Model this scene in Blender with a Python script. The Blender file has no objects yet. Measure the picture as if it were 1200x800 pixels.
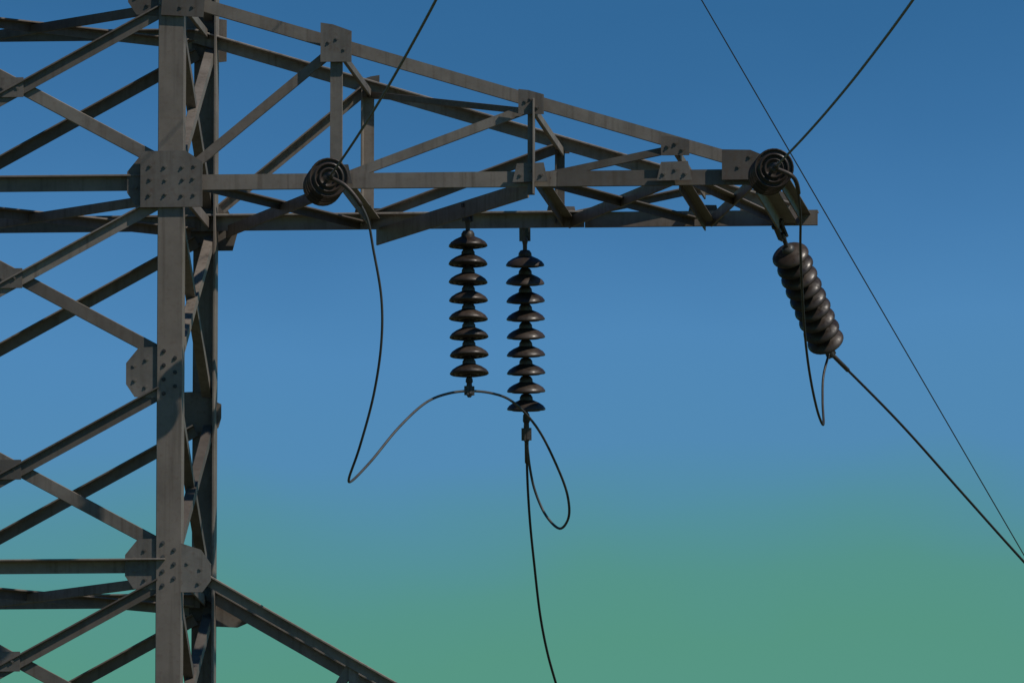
import bpy, bmesh, math, random
from mathutils import Vector, Matrix
random.seed(7)
C = bpy.context.scene.collection
scn = bpy.context.scene

# ------------------------------------------------------------------ camera
Z0 = 20.5                                   # height of the upper crossarm's bottom chords above the ground
HALF = 1.15                                 # half width of the square tower body
PANEL = 1.36                                # height of one bracing panel
FPX = 23028.0                               # focal length in photo pixels (1200 wide)
CAM = Vector((16.552, -137.740, Z0 - 18.809))
PAN, TILT, ROLL = math.radians(5.427), math.radians(7.328), math.radians(0.164)
fwd = Vector((-math.sin(PAN)*math.cos(TILT), math.cos(PAN)*math.cos(TILT), math.sin(TILT)))
rgt = Vector((math.cos(PAN), math.sin(PAN), 0))
upv = rgt.cross(fwd)
r2 = rgt*math.cos(ROLL) + upv*math.sin(ROLL)
u2 = -rgt*math.sin(ROLL) + upv*math.cos(ROLL)
camd = bpy.data.cameras.new('camera')
camd.sensor_width = 36.0
camd.lens = FPX/1200*36.0
camd.clip_start = 0.5
camd.clip_end = 20000
cam = bpy.data.objects.new('camera', camd)
M = Matrix.Identity(4)
for i in range(3):
    M[i][0], M[i][1], M[i][2], M[i][3] = r2[i], u2[i], -fwd[i], CAM[i]
cam.matrix_world = M
C.objects.link(cam)
scn.camera = cam

def at(px, py, y):
    """world point seen at photo pixel (px, py) whose depth coordinate is y"""
    d = fwd + r2*((px-600)/FPX) + u2*((400-py)/FPX)
    return CAM + d*((y-CAM.y)/d.y)

# ------------------------------------------------------------------ sky, sun, exposure
SUN_EL, SUN_AZ = math.radians(48), math.radians(117)     # azimuth measured from +Y towards +X: the sun stands high to the right
w = bpy.data.worlds.new('World'); scn.world = w; w.use_nodes = True
nt = w.node_tree; N = nt.nodes; L = nt.links
for n in list(N): N.remove(n)
sky = N.new('ShaderNodeTexSky'); sky.sky_type = 'NISHITA'; sky.sun_disc = False
sky.sun_elevation = SUN_EL; sky.sun_rotation = SUN_AZ
sky.altitude = 200; sky.air_density = 1.0; sky.dust_density = 0.6; sky.ozone_density = 2.0
tc = N.new('ShaderNodeTexCoord')
sep = N.new('ShaderNodeSeparateXYZ'); L.new(tc.outputs['Generated'], sep.inputs[0])
ramp = N.new('ShaderNodeValToRGB'); ramp.color_ramp.interpolation = 'LINEAR'
# how this hazy sky departs from the clear model sky, by the sine of the elevation
def srgb(c): return tuple(((v/255+.055)/1.055)**2.4 for v in c)
SKY_BASE = [(.117, (.358, .504, .600)), (.134, (.328, .470, .592)), (.150, (.305, .446, .585))]     # model sky x strength at those elevations
SKY_WANT = [(.06, (96, 156, 140)), (.085, (92, 154, 134)), (.1090, (87, 151, 130)), (.1124, (86, 149, 137)), (.1165, (85, 145, 157)), (.1207, (84, 140, 178)), (.1275, (81, 137, 182)),
            (.1330, (72, 127, 174)), (.1390, (60, 114, 161)), (.1452, (52, 105, 151)), (.17, (48, 100, 147)), (.25, (44, 94, 142))]
SKY_LO, SKY_HI = .06, .25
SKY_W = 2.1
SKY_TINT = []
for zz_, c_ in SKY_WANT:
    k_ = min(max((zz_-.117)/.033, -.5), 1.6)
    base_ = [SKY_BASE[0][1][i] + (SKY_BASE[2][1][i]-SKY_BASE[0][1][i])*k_ for i in range(3)]
    SKY_TINT.append(((zz_-SKY_LO)/(SKY_HI-SKY_LO), tuple(a_/b_ for a_, b_ in zip(srgb(c_), base_))))
el = ramp.color_ramp.elements
while len(el) > 1: el.remove(el[-1])
el[0].position = SKY_TINT[0][0]; el[0].color = (*SKY_TINT[0][1], 1)
for p, c in SKY_TINT[1:]:
    e = el.new(p); e.color = (*c, 1)
mrs = N.new('ShaderNodeMapRange'); mrs.inputs[1].default_value = SKY_LO; mrs.inputs[2].default_value = SKY_HI
nmap = N.new('ShaderNodeMapping'); nmap.inputs['Scale'].default_value = (1, 1, 1.6); L.new(tc.outputs['Generated'], nmap.inputs[0])
nz = N.new('ShaderNodeTexNoise'); nz.noise_dimensions = '4D'; nz.inputs['W'].default_value = SKY_W; nz.inputs['Scale'].default_value = 26; nz.inputs['Detail'].default_value = 3.5; nz.inputs['Roughness'].default_value = .5
L.new(nmap.outputs[0], nz.inputs[0])
nm = N.new('ShaderNodeMath'); nm.operation = 'MULTIPLY_ADD'; nm.inputs[1].default_value = .019; L.new(nz.outputs[0], nm.inputs[0])     # thin uneven haze
nb = N.new('ShaderNodeMath'); nb.operation = 'ADD'; nb.inputs[1].default_value = -.0095; L.new(sep.outputs['Z'], nb.inputs[0]); L.new(nb.outputs[0], nm.inputs[2])
L.new(nm.outputs[0], mrs.inputs[0]); L.new(mrs.outputs[0], ramp.inputs[0])
mul = N.new('ShaderNodeMix'); mul.data_type = 'RGBA'; mul.blend_type = 'MULTIPLY'
mul.inputs[0].default_value = 1.0
L.new(sky.outputs[0], mul.inputs[6]); L.new(ramp.outputs[0], mul.inputs[7])
bg = N.new('ShaderNodeBackground'); bg.inputs[1].default_value = 0.10
out = N.new('ShaderNodeOutputWorld')
L.new(mul.outputs[2], bg.inputs[0]); L.new(bg.outputs[0], out.inputs[0])

sd = bpy.data.lights.new('sun', 'SUN'); sd.energy = 2.5; sd.angle = math.radians(0.5); sd.color = (1, .92, .82)
so = bpy.data.objects.new('sun', sd); C.objects.link(so)
sdir = Vector((math.sin(SUN_AZ)*math.cos(SUN_EL), math.cos(SUN_AZ)*math.cos(SUN_EL), math.sin(SUN_EL)))
so.rotation_euler = sdir.to_track_quat('Z', 'Y').to_euler(); so.location = (-30, -20, 60)

vs = scn.view_settings
scn.display_settings.display_device = 'sRGB'
vs.view_transform = 'Standard'; vs.look = 'None'; vs.exposure = 0.0; vs.gamma = 1.0; vs.use_curve_mapping = False

# ------------------------------------------------------------------ materials
def mat_base(name):
    m = bpy.data.materials.new(name); m.use_nodes = True
    t = m.node_tree; b = t.nodes['Principled BSDF']
    return m, t, b

def steel_mat(name, dark, light, rust=0.25, metallic=0.25, rough=0.6, scale=3.0):
    m, t, b = mat_base(name)
    nd, lk = t.nodes, t.links
    co = nd.new('ShaderNodeTexCoord')
    oi = nd.new('ShaderNodeObjectInfo')
    ad = nd.new('ShaderNodeVectorMath'); ad.operation = 'ADD'
    sc = nd.new('ShaderNodeVectorMath'); sc.operation = 'SCALE'; sc.inputs[3].default_value = 37.0
    lk.new(oi.outputs['Random'], sc.inputs[0])
    lk.new(co.outputs['Object'], ad.inputs[0]); lk.new(sc.outputs[0], ad.inputs[1])
    n1 = nd.new('ShaderNodeTexNoise'); n1.inputs['Scale'].default_value = scale; n1.inputs['Detail'].default_value = 8; n1.inputs['Roughness'].default_value = .65
    n2 = nd.new('ShaderNodeTexNoise'); n2.inputs['Scale'].default_value = scale*9; n2.inputs['Detail'].default_value = 5
    lk.new(ad.outputs[0], n1.inputs[0]); lk.new(ad.outputs[0], n2.inputs[0])
    r1 = nd.new('ShaderNodeValToRGB'); r1.color_ramp.elements[0].position = .3; r1.color_ramp.elements[1].position = .7
    r1.color_ramp.elements[0].color = (*dark, 1); r1.color_ramp.elements[1].color = (*light, 1)
    lk.new(n1.outputs[0], r1.inputs[0])
    # every bar weathered a little differently
    hv = nd.new('ShaderNodeHueSaturation')
    mr = nd.new('ShaderNodeMapRange'); mr.inputs[3].default_value = .62; mr.inputs[4].default_value = 1.35
    lk.new(oi.outputs['Random'], mr.inputs[0]); lk.new(mr.outputs[0], hv.inputs['Value'])
    lk.new(r1.outputs[0], hv.inputs['Color'])
    r2_ = nd.new('ShaderNodeValToRGB'); r2_.color_ramp.elements[0].position = .55; r2_.color_ramp.elements[1].position = .78
    r2_.color_ramp.elements[0].color = (0, 0, 0, 1); r2_.color_ramp.elements[1].color = (rust, rust, rust, 1)
    lk.new(n2.outputs[0], r2_.inputs[0])
    mx = nd.new('ShaderNodeMix'); mx.data_type = 'RGBA'
    rb = nd.new('ShaderNodeMath'); rb.operation = 'MULTIPLY'; rb.inputs[1].default_value = 7.31; lk.new(oi.outputs['Random'], rb.inputs[0])
    rf = nd.new('ShaderNodeMath'); rf.operation = 'FRACT'; lk.new(rb.outputs[0], rf.inputs[0])
    rp = nd.new('ShaderNodeMapRange'); rp.inputs[1].default_value = .35; rp.inputs[2].default_value = 1.0; rp.inputs[3].default_value = .0; rp.inputs[4].default_value = .42; lk.new(rf.outputs[0], rp.inputs[0])
    rq = nd.new('ShaderNodeMath'); rq.operation = 'MULTIPLY'; lk.new(rp.outputs[0], rq.inputs[0]); lk.new(n1.outputs[0], rq.inputs[1])
    ra = nd.new('ShaderNodeMath'); ra.operation = 'ADD'; ra.use_clamp = True; lk.new(rq.outputs[0], ra.inputs[0]); lk.new(r2_.outputs[0], ra.inputs[1])
    lk.new(ra.outputs[0], mx.inputs[0]); lk.new(hv.outputs[0], mx.inputs[6]); mx.inputs[7].default_value = (.12, .068, .04, 1)
    st = nd.new('ShaderNodeMapping'); st.inputs['Scale'].default_value = (26, 26, 1.3); lk.new(ad.outputs[0], st.inputs[0])
    n3 = nd.new('ShaderNodeTexNoise'); n3.inputs['Scale'].default_value = 1.0; n3.inputs['Detail'].default_value = 5; lk.new(st.outputs[0], n3.inputs[0])
    r3 = nd.new('ShaderNodeMapRange'); r3.inputs[1].default_value = .52; r3.inputs[2].default_value = .74; r3.inputs[4].default_value = .55; lk.new(n3.outputs[0], r3.inputs[0])
    m3 = nd.new('ShaderNodeMix'); m3.data_type = 'RGBA'; lk.new(r3.outputs[0], m3.inputs[0]); lk.new(mx.outputs[2], m3.inputs[6])
    m3.inputs[7].default_value = (dark[0]*.55+.02, dark[1]*.5+.012, dark[2]*.45+.006, 1)
    lk.new(m3.outputs[2], b.inputs['Base Color'])
    b.inputs['Metallic'].default_value = metallic
    rr = nd.new('ShaderNodeMapRange'); rr.inputs[3].default_value = rough-.12; rr.inputs[4].default_value = rough+.15
    lk.new(n2.outputs[0], rr.inputs[0]); lk.new(rr.outputs[0], b.inputs['Roughness'])
    bp = nd.new('ShaderNodeBump'); bp.inputs['Strength'].default_value = .15; bp.inputs['Distance'].default_value = .004
    lk.new(n2.outputs[0], bp.inputs['Height']); lk.new(bp.outputs[0], b.inputs['Normal'])
    return m

STEEL = steel_mat('weathered_galvanised_steel', (.16, .138, .115), (.29, .255, .218))
PLATE = steel_mat('gusset_steel', (.125, .112, .097), (.235, .212, .186), rust=.45)
FITTING = steel_mat('forged_fitting', (.06, .058, .055), (.12, .118, .113), rust=.4, metallic=.4, rough=.5, scale=12)
WIRE = steel_mat('stranded_conductor', (.06, .06, .058), (.10, .10, .096), rust=.1, metallic=.5, rough=.55, scale=8)
CONC = steel_mat('footing_concrete', (.25, .24, .22), (.36, .35, .32), rust=.05, metallic=0, rough=.9)

def glaze_mat():
    m, t, b = mat_base('brown_glazed_porcelain')
    nd, lk = t.nodes, t.links
    oi = nd.new('ShaderNodeObjectInfo'); co = nd.new('ShaderNodeTexCoord')
    n = nd.new('ShaderNodeTexNoise'); n.inputs['Scale'].default_value = 14; n.inputs['Detail'].default_value = 4
    lk.new(co.outputs['Object'], n.inputs[0])
    r = nd.new('ShaderNodeValToRGB')
    r.color_ramp.elements[0].color = (.022, .015, .011, 1); r.color_ramp.elements[1].color = (.06, .045, .036, 1)
    lk.new(n.outputs[0], r.inputs[0])
    hv = nd.new('ShaderNodeHueSaturation'); mr = nd.new('ShaderNodeMapRange'); mr.inputs[3].default_value = .6; mr.inputs[4].default_value = 1.7
    lk.new(oi.outputs['Random'], mr.inputs[0]); lk.new(mr.outputs[0], hv.inputs['Value']); lk.new(r.outputs[0], hv.inputs['Color'])
    lk.new(hv.outputs[0], b.inputs['Base Color'])
    n3 = nd.new('ShaderNodeTexNoise'); n3.inputs['Scale'].default_value = 30; n3.inputs['Detail'].default_value = 6
    va = nd.new('ShaderNodeVectorMath'); va.operation = 'ADD'; lk.new(co.outputs['Object'], va.inputs[0]); lk.new(oi.outputs['Random'], va.inputs[1])
    lk.new(va.outputs[0], n3.inputs[0]); lk.new(va.outputs[0], n.inputs[0])
    rr = nd.new('ShaderNodeMapRange'); rr.inputs[1].default_value = .3; rr.inputs[2].default_value = .7; rr.inputs[3].default_value = .22; rr.inputs[4].default_value = .62
    lk.new(n3.outputs[0], rr.inputs[0]); lk.new(rr.outputs[0], b.inputs['Roughness'])
    return m
GLAZE = glaze_mat()

def ground_mat():
    m, t, b = mat_base('dry_meadow')
    nd, lk = t.nodes, t.links
    co = nd.new('ShaderNodeTexCoord')
    n = nd.new('ShaderNodeTexNoise'); n.inputs['Scale'].default_value = .06; n.inputs['Detail'].default_value = 10
    n2 = nd.new('ShaderNodeTexNoise'); n2.inputs['Scale'].default_value = 2.5; n2.inputs['Detail'].default_value = 8
    lk.new(co.outputs['Object'], n.inputs[0]); lk.new(co.outputs['Object'], n2.inputs[0])
    r = nd.new('ShaderNodeValToRGB')
    r.color_ramp.elements[0].position = .35; r.color_ramp.elements[0].color = (.045, .06, .02, 1)
    r.color_ramp.elements[1].position = .65; r.color_ramp.elements[1].color = (.12, .11, .05, 1)
    mm = nd.new('ShaderNodeMath'); mm.operation = 'MULTIPLY_ADD'; mm.inputs[1].default_value = .5
    lk.new(n2.outputs[0], mm.inputs[0])
    m2 = nd.new('ShaderNodeMath'); m2.operation = 'MULTIPLY'; m2.inputs[1].default_value = .5
    lk.new(n.outputs[0], m2.inputs[0]); lk.new(m2.outputs[0], mm.inputs[2])
    lk.new(mm.outputs[0], r.inputs[0]); lk.new(r.outputs[0], b.inputs['Base Color'])
    b.inputs['Roughness'].default_value = .95
    bp = nd.new('ShaderNodeBump'); bp.inputs['Strength'].default_value = .6; bp.inputs['Distance'].default_value = .1
    lk.new(n2.outputs[0], bp.inputs['Height']); lk.new(bp.outputs[0], b.inputs['Normal'])
    return m

# ------------------------------------------------------------------ helpers
def link(name, mesh, m, parent=None, origin=None):
    o = bpy.data.objects.new(name, mesh); C.objects.link(o)
    if m is not None and len(mesh.materials) == 0: mesh.materials.append(m)
    if origin is not None: o.location = origin
    if parent is not None: o.parent = parent
    return o

def finish(bm, name, smooth=False):
    bmesh.ops.recalc_face_normals(bm, faces=bm.faces[:])
    me = bpy.data.meshes.new(name); bm.to_mesh(me); bm.free()
    if smooth:
        for p in me.polygons: p.use_smooth = True
    return me

def empty(name, loc, parent=None):
    o = bpy.data.objects.new(name, None); C.objects.link(o); o.location = loc
    if parent is not None: o.parent = parent
    return o

def tag(o, label=None, cat=None, group=None, kind=None):
    if label: o['label'] = label
    if cat: o['category'] = cat
    if group: o['group'] = group
    if kind: o['kind'] = kind
    return o

def frame(p0, p1, ur):
    wv = (p1-p0).normalized()
    u = (ur - wv*ur.dot(wv)).normalized()
    return wv, u

def prism(bm, p0, p1, u, v, pts):
    a = [bm.verts.new(p0 + u*x + v*y) for x, y in pts]
    b = [bm.verts.new(p1 + u*x + v*y) for x, y in pts]
    n = len(pts)
    bm.faces.new(a[::-1]); bm.faces.new(b)
    for i in range(n): bm.faces.new((a[i], a[(i+1) % n], b[(i+1) % n], b[i]))

X, Y, Z = Vector((1, 0, 0)), Vector((0, 1, 0)), Vector((0, 0, 1))

def angle_bar(name, p0, p1, u, v, wid, parent, org, m=None, t=.011, wv=None):
    """rolled steel angle: heel on the line p0-p1, one flange along u, the other along v"""
    p0, p1 = Vector(p0), Vector(p1)
    d, uu = frame(p0, p1, Vector(u))
    vv = Vector(v) - d*Vector(v).dot(d); vv = (vv - uu*vv.dot(uu)).normalized()
    w2 = wv or wid
    bm = bmesh.new()
    c = .004
    prism(bm, p0-org, p1-org, uu, vv, [(0, 0), (wid-c, 0), (wid, c), (wid, t), (t+c, t), (t, t+c), (t, w2), (c, w2), (0, w2-c)])
    return link(name, finish(bm, name), m or STEEL, parent)

def add_bolt(bm, c, n, r=.0155, hgt=.006):
    n = n.normalized(); u = n.orthogonal().normalized(); v = n.cross(u)
    k = 6
    prism(bm, c, c+n*hgt, u, v, [(r*math.cos(2*math.pi*i/k), r*math.sin(2*math.pi*i/k)) for i in range(k)])
    prism(bm, c+n*hgt*.9, c+n*hgt*1.9, u, v, [(r*.5*math.cos(2*math.pi*i/k), r*.5*math.sin(2*math.pi*i/k)) for i in range(k)])

def gusset(p, u, v, outline, parent, org, t=.012, bolts=(), m=None):
    """bolted plate: outline in the (u, v) plane about p, facing u x v"""
    u, v = Vector(u).normalized(), Vector(v).normalized(); n = u.cross(v)
    p = Vector(p)-org
    bm = bmesh.new()
    a = [bm.verts.new(p+u*x+v*y) for x, y in outline]
    b = [bm.verts.new(p+u*x+v*y+n*t) for x, y in outline]
    k = len(outline)
    bm.faces.new(a[::-1]); bm.faces.new(b)
    for i in range(k): bm.faces.new((a[i], a[(i+1) % k], b[(i+1) % k], b[i]))
    for x, y in bolts: add_bolt(bm, p+u*(x+random.uniform(-.006, .006))+v*(y+random.uniform(-.006, .006))+n*t, n, random.uniform(.0135, .0165), random.uniform(.004, .009))
    return link('gusset_plate', finish(bm, 'gusset_plate'), m or PLATE, parent)

def smooth_path(pts, sub=10):
    """centripetal Catmull-Rom through the points"""
    P = [Vector(p) for p in pts]; P = [2*P[0]-P[1]] + P + [2*P[-1]-P[-2]]; o = []
    for i in range(1, len(P)-2):
        q = P[i-1:i+3]; t = [0.]
        for k in range(3): t.append(t[-1]+max((q[k+1]-q[k]).length, 1e-4)**.5)
        for k in range(sub):
            s = t[1]+(t[2]-t[1])*k/sub
            a = [q[j]*((t[j+1]-s)/(t[j+1]-t[j]))+q[j+1]*((s-t[j])/(t[j+1]-t[j])) for j in range(3)]
            b = [a[j]*((t[j+2]-s)/(t[j+2]-t[j]))+a[j+1]*((s-t[j])/(t[j+2]-t[j])) for j in range(2)]
            o.append(b[0]*((t[2]-s)/(t[2]-t[1]))+b[1]*((s-t[1])/(t[2]-t[1])))
    o.append(P[-2]); return o

def tube_mesh(name, pts, r, org, sides=10):
    bm = bmesh.new(); rings = []
    ref = None
    for i, p in enumerate(pts):
        d = (pts[min(i+1, len(pts)-1)]-pts[max(i-1, 0)]).normalized()
        u = d.orthogonal().normalized() if ref is None else (ref-d*ref.dot(d)).normalized()
        ref = u; v = d.cross(u)
        rings.append([bm.verts.new(p-org+(u*math.cos(2*math.pi*k/sides)+v*math.sin(2*math.pi*k/sides))*r) for k in range(sides)])
    for i in range(len(rings)-1):
        for k in range(sides):
            bm.faces.new((rings[i][k], rings[i][(k+1) % sides], rings[i+1][(k+1) % sides], rings[i+1][k]))
    bm.faces.new(rings[0][::-1]); bm.faces.new(rings[-1])
    return finish(bm, name, True)

def lathe(bm, prof, org, ax, seg=24):
    """prof: (radius, distance along axis)"""
    u = ax.orthogonal().normalized(); v = ax.cross(u); rings = []
    for r, s in prof:
        rings.append([bm.verts.new(org+ax*s+(u*math.cos(2*math.pi*k/seg)+v*math.sin(2*math.pi*k/seg))*max(r, .0005)) for k in range(seg)])
    for i in range(len(rings)-1):
        for k in range(seg):
            bm.faces.new((rings[i][k], rings[i][(k+1) % seg], rings[i+1][(k+1) % seg], rings[i+1][k]))
    bm.faces.new(rings[0][::-1]); bm.faces.new(rings[-1])

# ------------------------------------------------------------------ ground
bm = bmesh.new()
for sx, sy in ((-1, -1), (1, -1), (1, 1), (-1, 1)): bm.verts.new((sx*6000, sy*6000, 0))
bm.faces.new(bm.verts[:])
tag(link('ground', finish(bm, 'ground'), ground_mat()), kind='structure')

# ------------------------------------------------------------------ pylon
PY = empty('lattice_pylon', (0, 0, 0))
tag(PY, 'grey lattice steel pylon with bolted angle braces and a long crossarm', 'pylon')
O = Vector((0, 0, 0))
H = HALF
F = .088                                    # half of a leg flange
LEGW = .178
def lv(k): return Z0 + k*PANEL              # level k: 0 = bottom chords of the upper crossarm
TOPK, LOWK = 3, -6
BASE = 2.6                                  # half width at the footings
# legs: upright shaft and splayed foot
for sx in (-1, 1):
    for sy in (-1, 1):
        top = Vector((sx*(H+F), sy*H, lv(TOPK))); kn = Vector((sx*(H+F), sy*H, lv(LOWK)))
        ft = Vector((sx*BASE, sy*BASE, .25))
        angle_bar('leg', kn, top, (-sx, 0, 0), (0, -sy, 0), LEGW, PY, O, t=.016)
        angle_bar('leg', ft, kn, (-sx, 0, 0), (0, -sy, 0), LEGW*1.1, PY, O, t=.016)
        bm = bmesh.new()
        c = Vector((sx*BASE, sy*BASE, 0))
        prism(bm, c, c+Z*.35, X, Y, [(-.45, -.4), (-.4, -.45), (.4, -.45), (.45, -.4), (.45, .4), (.4, .45), (-.4, .45), (-.45, .4)])
        link('footing', finish(bm, 'footing'), CONC, PY)
        # leg splice cover with bolts just below the frame of panels
        sp = Vector((sx*(H+F), sy*H, lv(-4)))
        gusset(sp+Vector((-sx*.088, sy*.002, 0)), X*(-sy), Z, [(-.08, -.3), (.08, -.3), (.08, .3), (-.08, .3)], PY, O,
               bolts=[(dx, dz) for dx in (-.045, .045) for dz in (-.25, -.15, -.05, .05, .15, .25)])

BR = .088                                   # brace flange
# near (sy=-1) face: crossed diagonals; far face: single diagonals; both sides: crossed
def face_pt(face, s, z, off):
    if face == 'near': return Vector((s*H, -H+off, z))
    if face == 'far': return Vector((s*H, H-off, z))
    if face == 'right': return Vector((H+F-off, s*H, z))
    return Vector((-H-F+off, s*H, z))
for face, inn in (('near', Y), ('far', -Y), ('right', -X), ('left', X)):
    for k in range(LOWK, TOPK):
        z0, z1 = lv(k)+.10, lv(k+1)-.10
        if face in ('near', 'far'):
            e = .93
            if face == 'near':
                angle_bar('diagonal_brace', face_pt(face, -e, z0, .034), face_pt(face, e, z1, .034), -Z, -inn, BR, PY, O, wv=.045 if k % 2 == 0 or k < 0 else .03)
                angle_bar('diagonal_brace', face_pt(face, -e, z1, .052), face_pt(face, e, z0, .052), Z, inn, BR, PY, O)
            else:
                angle_bar('diagonal_brace', face_pt(face, -e, z0, .034), face_pt(face, e, z1, .034), -Z, inn, BR*.92, PY, O)
        else:
            e = .93
            angle_bar('diagonal_brace', face_pt(face, -e, z0, .022), face_pt(face, e, z1, .022), -Z, inn, .07, PY, O)
            angle_bar('diagonal_brace', face_pt(face, -e, z1, .036), face_pt(face, e, z0, .036), Z, inn, .07, PY, O)
    # splayed foot bracing
    zz = [lv(LOWK), 9.0, 5.0, .6]
    for i in range(3):
        def wd(z): return BASE + (H-BASE)*(z-.25)/(lv(LOWK)-.25)
        za, zb = zz[i], zz[i+1]; A, B = wd(za), wd(zb)
        def fp(s, z, q, off):
            if face == 'near': return Vector((s*q, -q+off, z))
            if face == 'far': return Vector((s*q, q-off, z))
            if face == 'right': return Vector((q-off, s*q, z))
            return Vector((-q+off, s*q, z))
        angle_bar('diagonal_brace', fp(-.97, zb, B, .03), fp(.97, za, A, .03), -Z, inn, .1, PY, O)
        angle_bar('diagonal_brace', fp(-.97, za, A, .05), fp(.97, zb, B, .05), Z, inn, .1, PY, O)
        angle_bar('horizontal_beam', fp(-.97, za-.02, A, .07), fp(.97, za-.02, A, .07), -Z, inn, .09, PY, O)
# horizontals at arm levels (level 0 is carried through by the arm chords)
for face, inn in (('near', Y), ('far', -Y), ('right', -X), ('left', X)):
    for k, wd_ in ((1, .075), (-2, .095), (-4, .095), (3, .08)):
        o_ = .068
        if face in ('near', 'far'):
            angle_bar('horizontal_beam', face_pt(face, -.98, lv(k)+.04, o_), face_pt(face, .98, lv(k)+.04, o_), -Z, -inn if face == 'near' else inn, wd_, PY, O)
        else:
            angle_bar('horizontal_beam', face_pt(face, -.98, lv(k)+.03, o_), face_pt(face, .98, lv(k)+.03, o_), -Z, inn, wd_*.8, PY, O)
    if face in ('right', 'left'):
        angle_bar('horizontal_beam', face_pt(face, -.98, lv(0)+.03, .05), face_pt(face, .98, lv(0)+.03, .05), -Z, inn, .08, PY, O)
for yy, vv in ((-H+.069, -Y), (H-.069, -Y)):
    angle_bar('horizontal_beam', (-H+.035, yy, lv(0)+.052), (H-.035, yy, lv(0)+.052), -Z, vv, .112, PY, O, t=.013, wv=.06)
# plan diaphragms inside the body
for k in (0, -2, 1):
    zz = lv(k)-.05
    angle_bar('plan_brace', (-H+.1, -H+.15, zz), (H-.1, H-.15, zz), -Z, X, .07, PY, O)
    angle_bar('plan_brace', (H-.1, -H+.15, zz-.02), (-H+.1, H-.15, zz-.02), -Z, X, .07, PY, O)
# peak
pk = Vector((0, 0, lv(TOPK)+2.6))
for sx in (-1, 1):
    for sy in (-1, 1):
        angle_bar('peak_brace', (sx*(H+F), sy*H, lv(TOPK)), pk+Vector((sx*.09, sy*.09, 0)), (-sx, 0, 0), (0, -sy, 0), .11, PY, O)
gusset(pk+Vector((0, -.12, -.08)), X, Z, [(-.14, -.12), (.14, -.12), (.14, .12), (-.14, .12)], PY, O)

# gusset plates on the legs, where the diagonals meet
HEX = [(-.31, -.08), (-.25, -.17), (.08, -.19), (.08, .19), (-.22, .18), (-.31, .07)]
for sx in (-1, 1):
    for k in range(LOWK+1, TOPK):
        big = 1.0
        out_ = [(sx*x*big, y) for x, y in HEX]
        if sx < 0: out_ = out_[::-1]
        bl = [(sx*x, y) for x, y in ((-.25, .05), (-.17, .10), (-.25, -.05), (-.17, -.10), (.0, .13), (.0, .04), (.0, -.05), (.0, -.14))]
        gusset((sx*H, -H+.030, lv(k)), X, Z, out_, PY, O, bolts=bl)           # behind the leg flange, near face
        o2 = [(sx*x*.8, y*.8) for x, y in HEX]
        if sx > 0: o2 = o2[::-1]
        o2 = [(-x, y) for x, y in o2]
        o2 = [(x, y) for x, y in o2]
        gusset((sx*H, H-.030, lv(k)), -X, Z, o2 if True else o2, PY, O, bolts=[(-b[0]*.8, b[1]*.8) for b in bl])
        # bolt row on the outer face of the leg
        bm = bmesh.new()
        for dx, dz in ((-.04, .15), (.04, .10), (-.04, .05), (.04, 0), (-.04, -.05), (.04, -.10), (-.04, -.15)):
            add_bolt(bm, Vector((sx*H+dx, -H, lv(k)+dz)), -Y)
        link('bolt_row', finish(bm, 'bolt_row'), FITTING, PY)
# small plates where the crossed diagonals are bolted together
for k in range(LOWK, TOPK):
    zc = (lv(k)+lv(k+1))/2
    gusset((0, -H+.02, zc-.0), X, Z, [(-.10, -.07), (.10, -.07), (.10, .07), (-.10, .07)], PY, O, bolts=[(-.05, 0), (.05, 0)])
# little bracket on the rear right leg
bp = at(250, 487, H)
gusset(bp+Vector((-.03, -.02, -.12)), X, Z, [(0, 0), (.07, .03), (.09, .10), (.09, .2), (0, .24)], PY, O, bolts=[(.045, .12)])

# ------------------------------------------------------------------ crossarms
XN = [at(393, 207, -H).x, at(622, 207, -H).x, at(791, 207, -H).x, at(889, 207, -H).x]   # arm posts along the near chord, last one = tip
def topz(x, root, tip, rx, tx): return root + (tip-root)*(abs(x)-rx)/(tx-rx)

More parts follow.
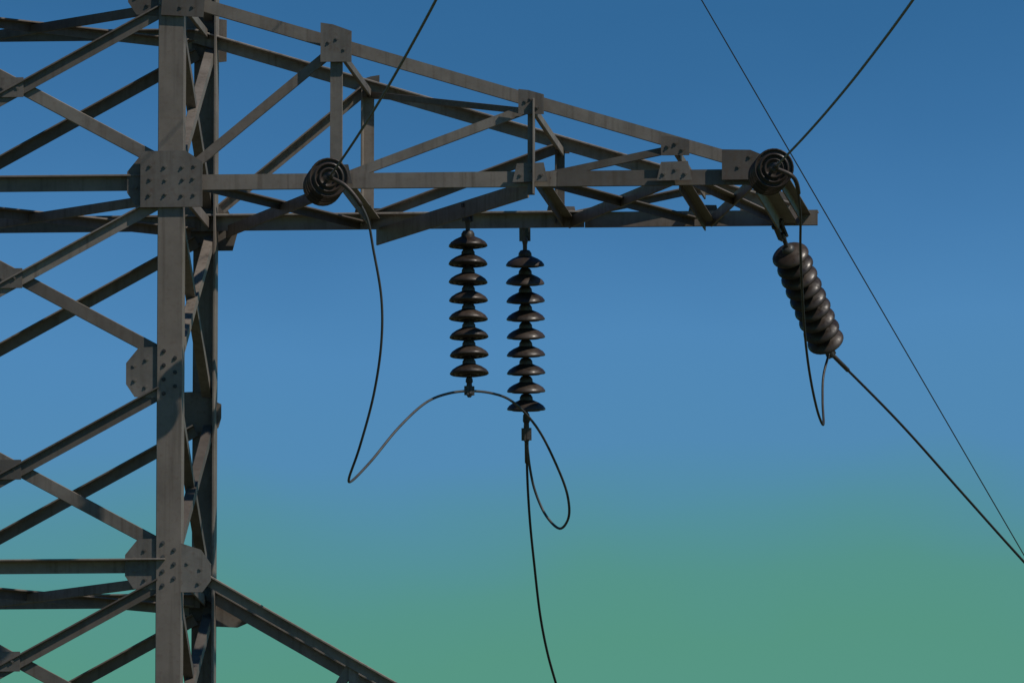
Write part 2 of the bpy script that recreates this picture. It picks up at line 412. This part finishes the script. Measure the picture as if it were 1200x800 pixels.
def crossarm(s, kb, kt, xs, tipdz, main=True):
    """s = side, kb/kt = body levels of the bottom and top chords, xs = posts"""
    A = empty('crossarm', (s*H, 0, lv(kb)), PY)
    og = Vector(A.location)
    tip = xs[-1]; zb = lv(kb); zt = lv(kt)
    rx = H+F
    zt_tip = zb + tipdz
    x_in = -.02 if s > 0 else -.0
    TZ = lambda x: topz(x, zt-.02, zt_tip, rx, tip)
    for sy in (-1, 1):
        inn = Vector((0, -sy, 0)); yo = sy*H; o1 = -sy*.030
        ext = .24 if (sy > 0 and main) else .06
        # chords (the bottom one runs through the body to the far side of the tower on the main arm)
        xs_ = xs[1]+.18
        angle_bar('bottom_chord', (s*(H-.03), yo+o1*2.3, zb+.052), (s*(xs_-.004), yo+o1*2.3, zb+.052), -Z, inn, .112, A, og, wv=.10, t=.013)
        angle_bar('bottom_chord', (s*xs_, yo+o1*2.3, zb+.052), (s*(tip+ext), yo+o1*2.3, zb+.052), -Z, inn if sy < 0 else -inn, .112, A, og, wv=.10, t=.013)
        angle_bar('top_chord', (s*(rx-.16), yo+o1*2.3, zt+.035), (s*(tip+.05), yo+o1*2.3, TZ(tip)+.05), -Z, inn, .092, A, og, t=.012)
        # posts and side diagonals
        px = s*H; pz = zb
        for i, x in enumerate(xs[:-1]):
            if i < 2:
                wpost = (.088, .066)[i]
                if i == 1 and sy < 0:
                    angle_bar('post', (s*x+.025, yo+o1*1.6, zb-.12), (s*x+.025, yo+o1*1.6, TZ(x)+.0), -X, -inn, .052, A, og, wv=.075)
                else:
                    angle_bar('post', (s*x-wpost/2, yo+o1*1.6, zb-.03), (s*x-wpost/2, yo+o1*1.6, TZ(x)+.0), X, inn, wpost, A, og)
            za = pz + (.05 if i else .12)
            if i < 2:
                angle_bar('diagonal_brace', (px+s*(.1 if i == 0 else .02), yo+o1*3.1, za), (s*x-s*.03, yo+o1*3.1, TZ(x)-.02), -Z, inn, .07, A, og)
            else:
                angle_bar('diagonal_brace', (px+s*.05, yo+o1*3.1, zb+.04), (s*x, yo+o1*3.1, TZ(x)), -Z, inn, .055, A, og)
            # gusset plates
            n_ = -1 if sy < 0 else 1
            uu = X if sy < 0 else -X
            hh = (.14, .09, .07)[i]*(1 if sy < 0 else .62); ww = (.11, .09, .10)[i]*(1 if sy < 0 else .7)
            gusset((s*x, yo+(.018 if sy < 0 else -.018), TZ(x)-.02), uu, Z, [(-ww, -hh), (ww, -hh), (ww, hh*.55), (-ww*.2, hh*.9), (-ww, hh)], A, og,
                   bolts=[(-ww*.5, 0), (0, hh*.2), (ww*.5, -hh*.4)])
            gusset((s*x, yo+(.018 if sy < 0 else -.018), zb+.02), uu, Z, [(-.13, -.052), (.12, -.05), (.09, .085), (-.10, .08)], A, og,
                   bolts=[(-.075, 0), (0, .03), (.07, .0)])
            px = s*x
        # tip plate
        gusset((s*(tip-.06), yo+(.018 if sy < 0 else -.018), zb+.06), X if sy < 0 else -X, Z, [(-.2, -.09), (.12, -.09), (.12, .07), (.0, .12), (-.2, .125)] if sy < 0 else
               [(-.14, -.10), (.26, -.10), (.26, .15), (0, .15), (-.14, .09)], A, og, bolts=[(-.08, 0), (.05, 0), (0, .07)])
        # root plate on the leg
        gusset((s*(H+.03), yo-(.016 if sy < 0 else -.016), zb+.01), X if sy < 0 else -X, Z, [(-.24 if sy < 0 else -.2, -.20 if sy < 0 else -.05), (-.16, -.2), (.20, -.20), (.20, .12), (.08, .20), (-.24 if sy < 0 else -.12, .20 if sy < 0 else .1)], A, og,
               bolts=[(dx, dz) for dx in (-.17, -.06, .06, .14) for dz in (-.11, 0, .09) if sy < 0 or dx > 0])
        gusset((s*(H+.09), yo-(.016 if sy < 0 else -.016), zt-.02), X if sy < 0 else -X, Z, [(-.16 if sy < 0 else -.05, -.16), (.14, -.18), (.16, .05), (.08, .16), (-.14 if sy < 0 else -.05, .14)], A, og,
               bolts=[(dx, dz) for dx in (-.02, .07) for dz in (-.1, 0, .09)])
    # cross struts between the near and far sides, top and bottom
    Yn, Yf = -H+.09, H-.09
    for i, x in enumerate(xs[:-1]):
        angle_bar('cross_strut', (s*x+.03, Yn, TZ(x)-.05), (s*x+.03, Yf, TZ(x)-.05), -Z, -X, .055, A, og)
        angle_bar('cross_strut', (s*x+.02, Yn, zb+(.02 if i < 2 else -.02)), (s*x+.02, Yf, zb+(.02 if i < 2 else -.02)), -Z, X, .075, A, og)
    angle_bar('cross_strut', (s*tip-.02, -H, zb-.03), (s*tip-.02, H+.02, zb-.03), -Z, X, .11, A, og, t=.016)
    angle_bar('cross_strut', (s*tip+.12, -H+.02, zb+.03), (s*tip+.12, H-.05, zb+.03), -Z, X, .07, A, og)
    # plan bracing of the bottom
    x0 = H+F
    ends = [x0]+list(xs)
    for i in range(len(ends)-1):
        xa, xb = ends[i], ends[i+1]
        big = .12 if i == 1 else .085
        # each bay: near outer node back to far inner node
        angle_bar('plan_brace', (s*(xb-.03), Yn, zb+(.028 if i > 1 else -.012)), (s*(xa+.06), Yf+.05, zb+(.025 if i > 1 else -.02)-(.03 if i == 1 else 0)), -Z, X, big, A, og)
        if i in (0, 2, 3):
            angle_bar('plan_brace', (s*(xa+.08), Yn, zb+.01), (s*(xb-.06), Yf, zb+.0), -Z, X, .06, A, og)
    # plan bracing of the top, light
    for i in range(2):
        xa, xb = ends[i+1], ends[i+2]
        if i == 1: continue
        angle_bar('plan_brace', (s*xa, Yf, TZ(xa)-.06), (s*xb, Yn, TZ(xb)-.06), -Z, X, .045, A, og)
    return A

crossarm(1, 0, 1, XN, .05)
crossarm(-1, 0, 1, XN, .05)
# lower arms: only the roots of their upper chords reach into the photograph
def lower_arm(s):
    kt, kb = -2, -4
    A = empty('crossarm', (s*H, 0, lv(kb)), PY); og = Vector(A.location)
    tip = H+F+2*PANEL/.575
    zb, zt = lv(kb), lv(kt)
    for sy in (-1, 1):
        inn = Vector((0, -sy, 0)); yo = sy*(H-.06)
        dz = .0 if sy < 0 else .03
        angle_bar('top_chord', (s*(H+F-.03), yo, zt+.055+dz), (s*tip, yo, zb+.02+dz), -Z, -Y, .074 if sy < 0 else .09, A, og, t=.013, wv=.05)
        angle_bar('bottom_chord', (s*(H-.02), yo, zb+.02), (s*tip, yo, zb-.03), -Z, inn, .10, A, og, t=.013)
        for i in range(1, 4):
            x = H+F+(tip-H-F)*i/4
            angle_bar('post', (s*x, yo-sy*.015, zb), (s*x, yo-sy*.015, zt+(zb-zt)*i/4), X, inn, .07, A, og)
            xp = H+F+(tip-H-F)*(i-1)/4
            angle_bar('diagonal_brace', (s*xp, yo-sy*.03, zb), (s*x, yo-sy*.03, zt+(zb-zt)*i/4), -Z, inn, .07, A, og)
        # root plate on the side of the leg
        gusset((s*(H+.18), sy*(H-.016) if sy < 0 else H-.004, zt-.04), X if sy < 0 else -X, Z,
               [(-.13, -.16), (.06, -.16), (.12, -.08), (.12, .04), (.05, .14), (-.13, .2)] if sy*s < 0 else
               [(-.13, -.12), (-.06, -.15), (.13, -.14), (.13, .18), (-.04, .1), (-.13, .03)], A, og,
               bolts=[(dx*(1 if sy*s < 0 else -1), dz) for dx, dz in ((-.05, .05), (.05, 0), (.04, -.09))])
    for i in range(1, 5):
        x = H+F+(tip-H-F)*i/4
        angle_bar('cross_strut', (s*x, -H+.08, zb-.02), (s*x, H-.08, zb-.02), -Z, X, .08, A, og)
    return A
lower_arm(1); lower_arm(-1)

# ------------------------------------------------------------------ insulator strings
DISC_R, DISC_H = .139, .130
bm = bmesh.new()
lathe(bm, [(.034, .000), (.060, .014), (.092, .028), (.122, .048), (DISC_R-.002, .068), (DISC_R, .078), (DISC_R-.007, .083), (.122, .068), (.110, .064), (.102, .088), (.094, .09),
           (.086, .062), (.074, .060), (.068, .086), (.060, .086), (.050, .060), (.034, .066), (.020, .07)], O, Z, 28)
DISC_ME = finish(bm, 'insulator_disc', True); DISC_ME.materials.append(GLAZE)
bm = bmesh.new()
lathe(bm, [(.020, -.036), (.034, -.032), (.047, -.012), (.049, .018), (.042, .032), (.020, .036)], O, Z, 16)
lathe(bm, [(.012, .07), (.012, DISC_H-.03)], O, Z, 10)
CAP_ME = finish(bm, 'cap', True); CAP_ME.materials.append(FITTING)

def insulator(name, p0, p1, label, n=9, group=None, lead=.16, tail=.20, wide=1.0):
    """string from the steel at p0 to the clamp at p1; returns the thing and the clamp point"""
    p0, p1 = Vector(p0), Vector(p1); ax = (p1-p0).normalized(); Ltot = (p1-p0).length
    T = empty(name, p0); tag(T, label, 'insulator', group)
    q = ax.to_track_quat('Z', 'Y')
    body = Ltot-lead; pitch = (body-tail)/n
    # shackle and link
    bm = bmesh.new()
    u = ax.orthogonal().normalized(); v = ax.cross(u)
    for sgn in (-1, 1):
        prism(bm, u*(sgn*.026)-ax*.03, u*(sgn*.026)+ax*(lead*.6), u, v, [(-.008, -.022), (.008, -.022), (.008, .022), (-.008, .022)])
    lathe(bm, [(.018, lead*.4), (.024, lead*.55), (.016, lead*.75), (.016, lead+.01)], O, ax, 12)
    prism(bm, -u*.05-ax*.012, u*.05-ax*.012, ax, v, [(-.013, -.013), (.013, -.013), (.013, .013), (-.013, .013)])
    link('shackle', finish(bm, 'shackle'), FITTING, T)
    for i in range(n):
        d = link('insulator_disc', DISC_ME, None, T, ax*(lead+.03+i*pitch)); d.rotation_mode = 'QUATERNION'; d.rotation_quaternion = q @ Matrix.Rotation(random.uniform(-.025, .025), 4, 'X').to_quaternion() @ Matrix.Rotation(random.uniform(-.025, .025), 4, 'Y').to_quaternion() @ Matrix.Rotation(random.uniform(0, 6.28), 4, 'Z').to_quaternion()
        d.scale = (wide, wide, pitch/DISC_H)
        c = link('cap', CAP_ME, None, d)
    bm = bmesh.new()
    e = Ltot-tail
    lathe(bm, [(.014, e+.0), (.024, e+tail*.1), (.027, e+tail*.35), (.019, e+tail*.45), (.024, e+tail), (.026, e+tail+.02), (.012, e+tail+.045)], O, ax, 12)
    prism(bm, ax*(e+tail*.65), ax*(e+tail+.03), u, v, [(-.034, -.016), (.034, -.016), (.034, .016), (-.034, .016)])
    link('strain_clamp', finish(bm, 'strain_clamp', False), FITTING, T)
    return T

# A: jumper support in the middle of the arm
pA0 = at(548, 243, -.12); pA1 = at(550, 458, -.12)
insulator('insulator_string', pA0, pA1, 'upright insulator string under the crossarm with the arched jumper cable clipped to its foot', n=8, lead=.17, tail=.10)
# hanger beam that carries string A
# B: string under the far chord
pB0 = at(615, 266, H-.02); pB1 = at(617, 511, H+.26)
insulator('insulator_string', pB0, pB1, 'upright insulator string with a cable hanging straight down below its foot', n=9, lead=.17, tail=.17)
# C: slanted string at the tip
pC0 = at(912, 264, H*.62); pC1 = at(973, 413, H*.62+.95)
insulator('insulator_string', pC0, pC1, 'slanted insulator string hanging below the tip of the crossarm', n=9, lead=.21, tail=.10, wide=.97)
# N1, N2: strings pulled towards the camera
pN0 = at(376, 221, -H-.03); pN1 = at(387, 206, -H-1.5)
insulator('insulator_string', pN0, pN1, 'insulator string seen end-on at the middle of the crossarm front, beside the post', n=9, lead=.16)
pM0 = at(898, 209, -H-.02); pM1 = at(909, 195, -H-1.5)
insulator('insulator_string', pM0, pM1, 'insulator string seen end-on at the outer tip of the crossarm', n=9, lead=.16)

# ------------------------------------------------------------------ wires
def wire(name, pts, r, label, cat='cable', sub=12, group=None):
    P = smooth_path(pts, sub); og = P[0].copy()
    o = link(name, tube_mesh(name, P, r, og), WIRE, None, og)
    q = [og]; i = 1
    while i < len(P) and (P[i]-og).length < .3: q.append(P[i]); i += 1
    if len(q) < 2: q.append(og+(P[1]-og).normalized()*.3)
    link('sleeve', tube_mesh('sleeve', q, r*1.7, og), FITTING, o)
    return tag(o, label, cat, group)

def span(p, q, slope_len=140., n=40):
    """conductor from p through q, hanging on as a shallow parabola until its next support behind"""
    d = (q-p); hd = Vector((d.x, d.y, 0)); Lh = hd.length; hd.normalize()
    s = d.z/Lh
    c = -s/(2*slope_len) if s < 0 else 0
    s0 = s - c*Lh
    return [p+hd*t+Z*(s0*t+c*t*t) for t in [0, 1, 2, 4, 7, 11, 16, 24, 35, 50, 70, 95, 125, 160, 200, 240]]
RW = .0085
wire('conductor', span(pN1, at(511, 0, -26)), RW, 'thin conductor leading up over the crossarm from its middle end-on insulators', sub=6)
wire('conductor', span(pM1, at(1070, 0, -26)), RW, 'thin conductor rising steeply from the end-on insulators at the crossarm tip', sub=6)

# inner jumper: near clamp, sagging under the arm, over A's foot, round to B's foot
J = [pN1+Vector((.0, .03, -.01)), at(406, 219, -2.64), at(428, 250, -2.60), at(438, 295, -2.5), at(447, 350, -2.38), at(447, 400, -2.28), at(438, 462, -2.12),
     at(421, 525, -1.95), at(409, 560, -1.72), at(411, 564, -1.55), at(434, 541, -1.2), at(468, 500, -.85), at(500, 471, -.55), at(525, 461, -.32), at(550, 458, -.12),
     at(578, 461, .12), at(600, 470, .35), at(628, 499, .65), at(650, 540, .95), at(665, 580, 1.2), at(666, 607, 1.38), at(656, 619, 1.5), at(640, 604, 1.58),
     at(627, 575, 1.58), at(621, 548, 1.52), at(617, 513, H+.27)]
wire('jumper_cable', J, .0092, 'looping jumper cable arching over the foot of the upright insulator string', sub=8)
B = [pB1, at(618, 560, 1.72), at(621, 610, 2.02), at(626, 660, 2.34), at(633, 720, 2.72), at(641, 762, 3.0), at(652, 802, 3.3)]
d = (B[-1]-B[-2]); e = B[-1].copy()
gx, gy = d.x/abs(d.z), d.y/abs(d.z)
B += [Vector((e.x+gx*t*e.z*1.0, e.y+gy*1.35*t*e.z*(1+.3*t), e.z*(1-t)+.02)) for t in (.1, .25, .45, .7, 1.0)]
wire('downlead_cable', B, .0092, 'cable running down from the foot of the upright insulator string', sub=8)
# tip: jumper along the slanted string, and its cable
K = [pM1+Vector((.0, .03, -.01)), at(929, 207, -2.6), at(937, 240, -2.3), at(938, 290, -1.7), at(940, 340, -1.1), at(944, 400, -.4), at(951, 450, .3), at(960, 488, .9), at(965, 497, 1.15),
     at(964, 470, 1.4), at(965, 440, 1.55), at(972, 412, H*.62+.94)]
wire('jumper_cable', K, .0092, 'jumper cable with a narrow drooping loop beside the slanted insulator string', sub=8)
D = [pC1, at(1055, 496, 2.65), at(1130, 580, 3.5), at(1200, 658, 4.3)]
d = (D[-1]-D[0]); e = D[-1].copy(); gx, gy = d.x/abs(d.z), d.y/abs(d.z)
D += [Vector((e.x+gx*t*e.z, e.y+gy*t*e.z, e.z*(1-t)+.02)) for t in (.15, .4, .7, 1.0)]
wire('downlead_cable', D, .0092, 'cable slanting down and away from the slanted insulator string', sub=8)
# thin wire of another line passing behind the tip
q0, q1 = at(822, 0, 4.0), at(1200, 650, 16.0)
dq = q1-q0
wire('earth_wire', [q0-dq*2.0, q0-dq*.6, q0, q0+dq*.33, q0+dq*.66, q1, q1+dq*.5, q1+dq*(q1.z-.02)/abs(dq.z)], .0046, 'faint thin wire passing behind the crossarm tip', sub=4)
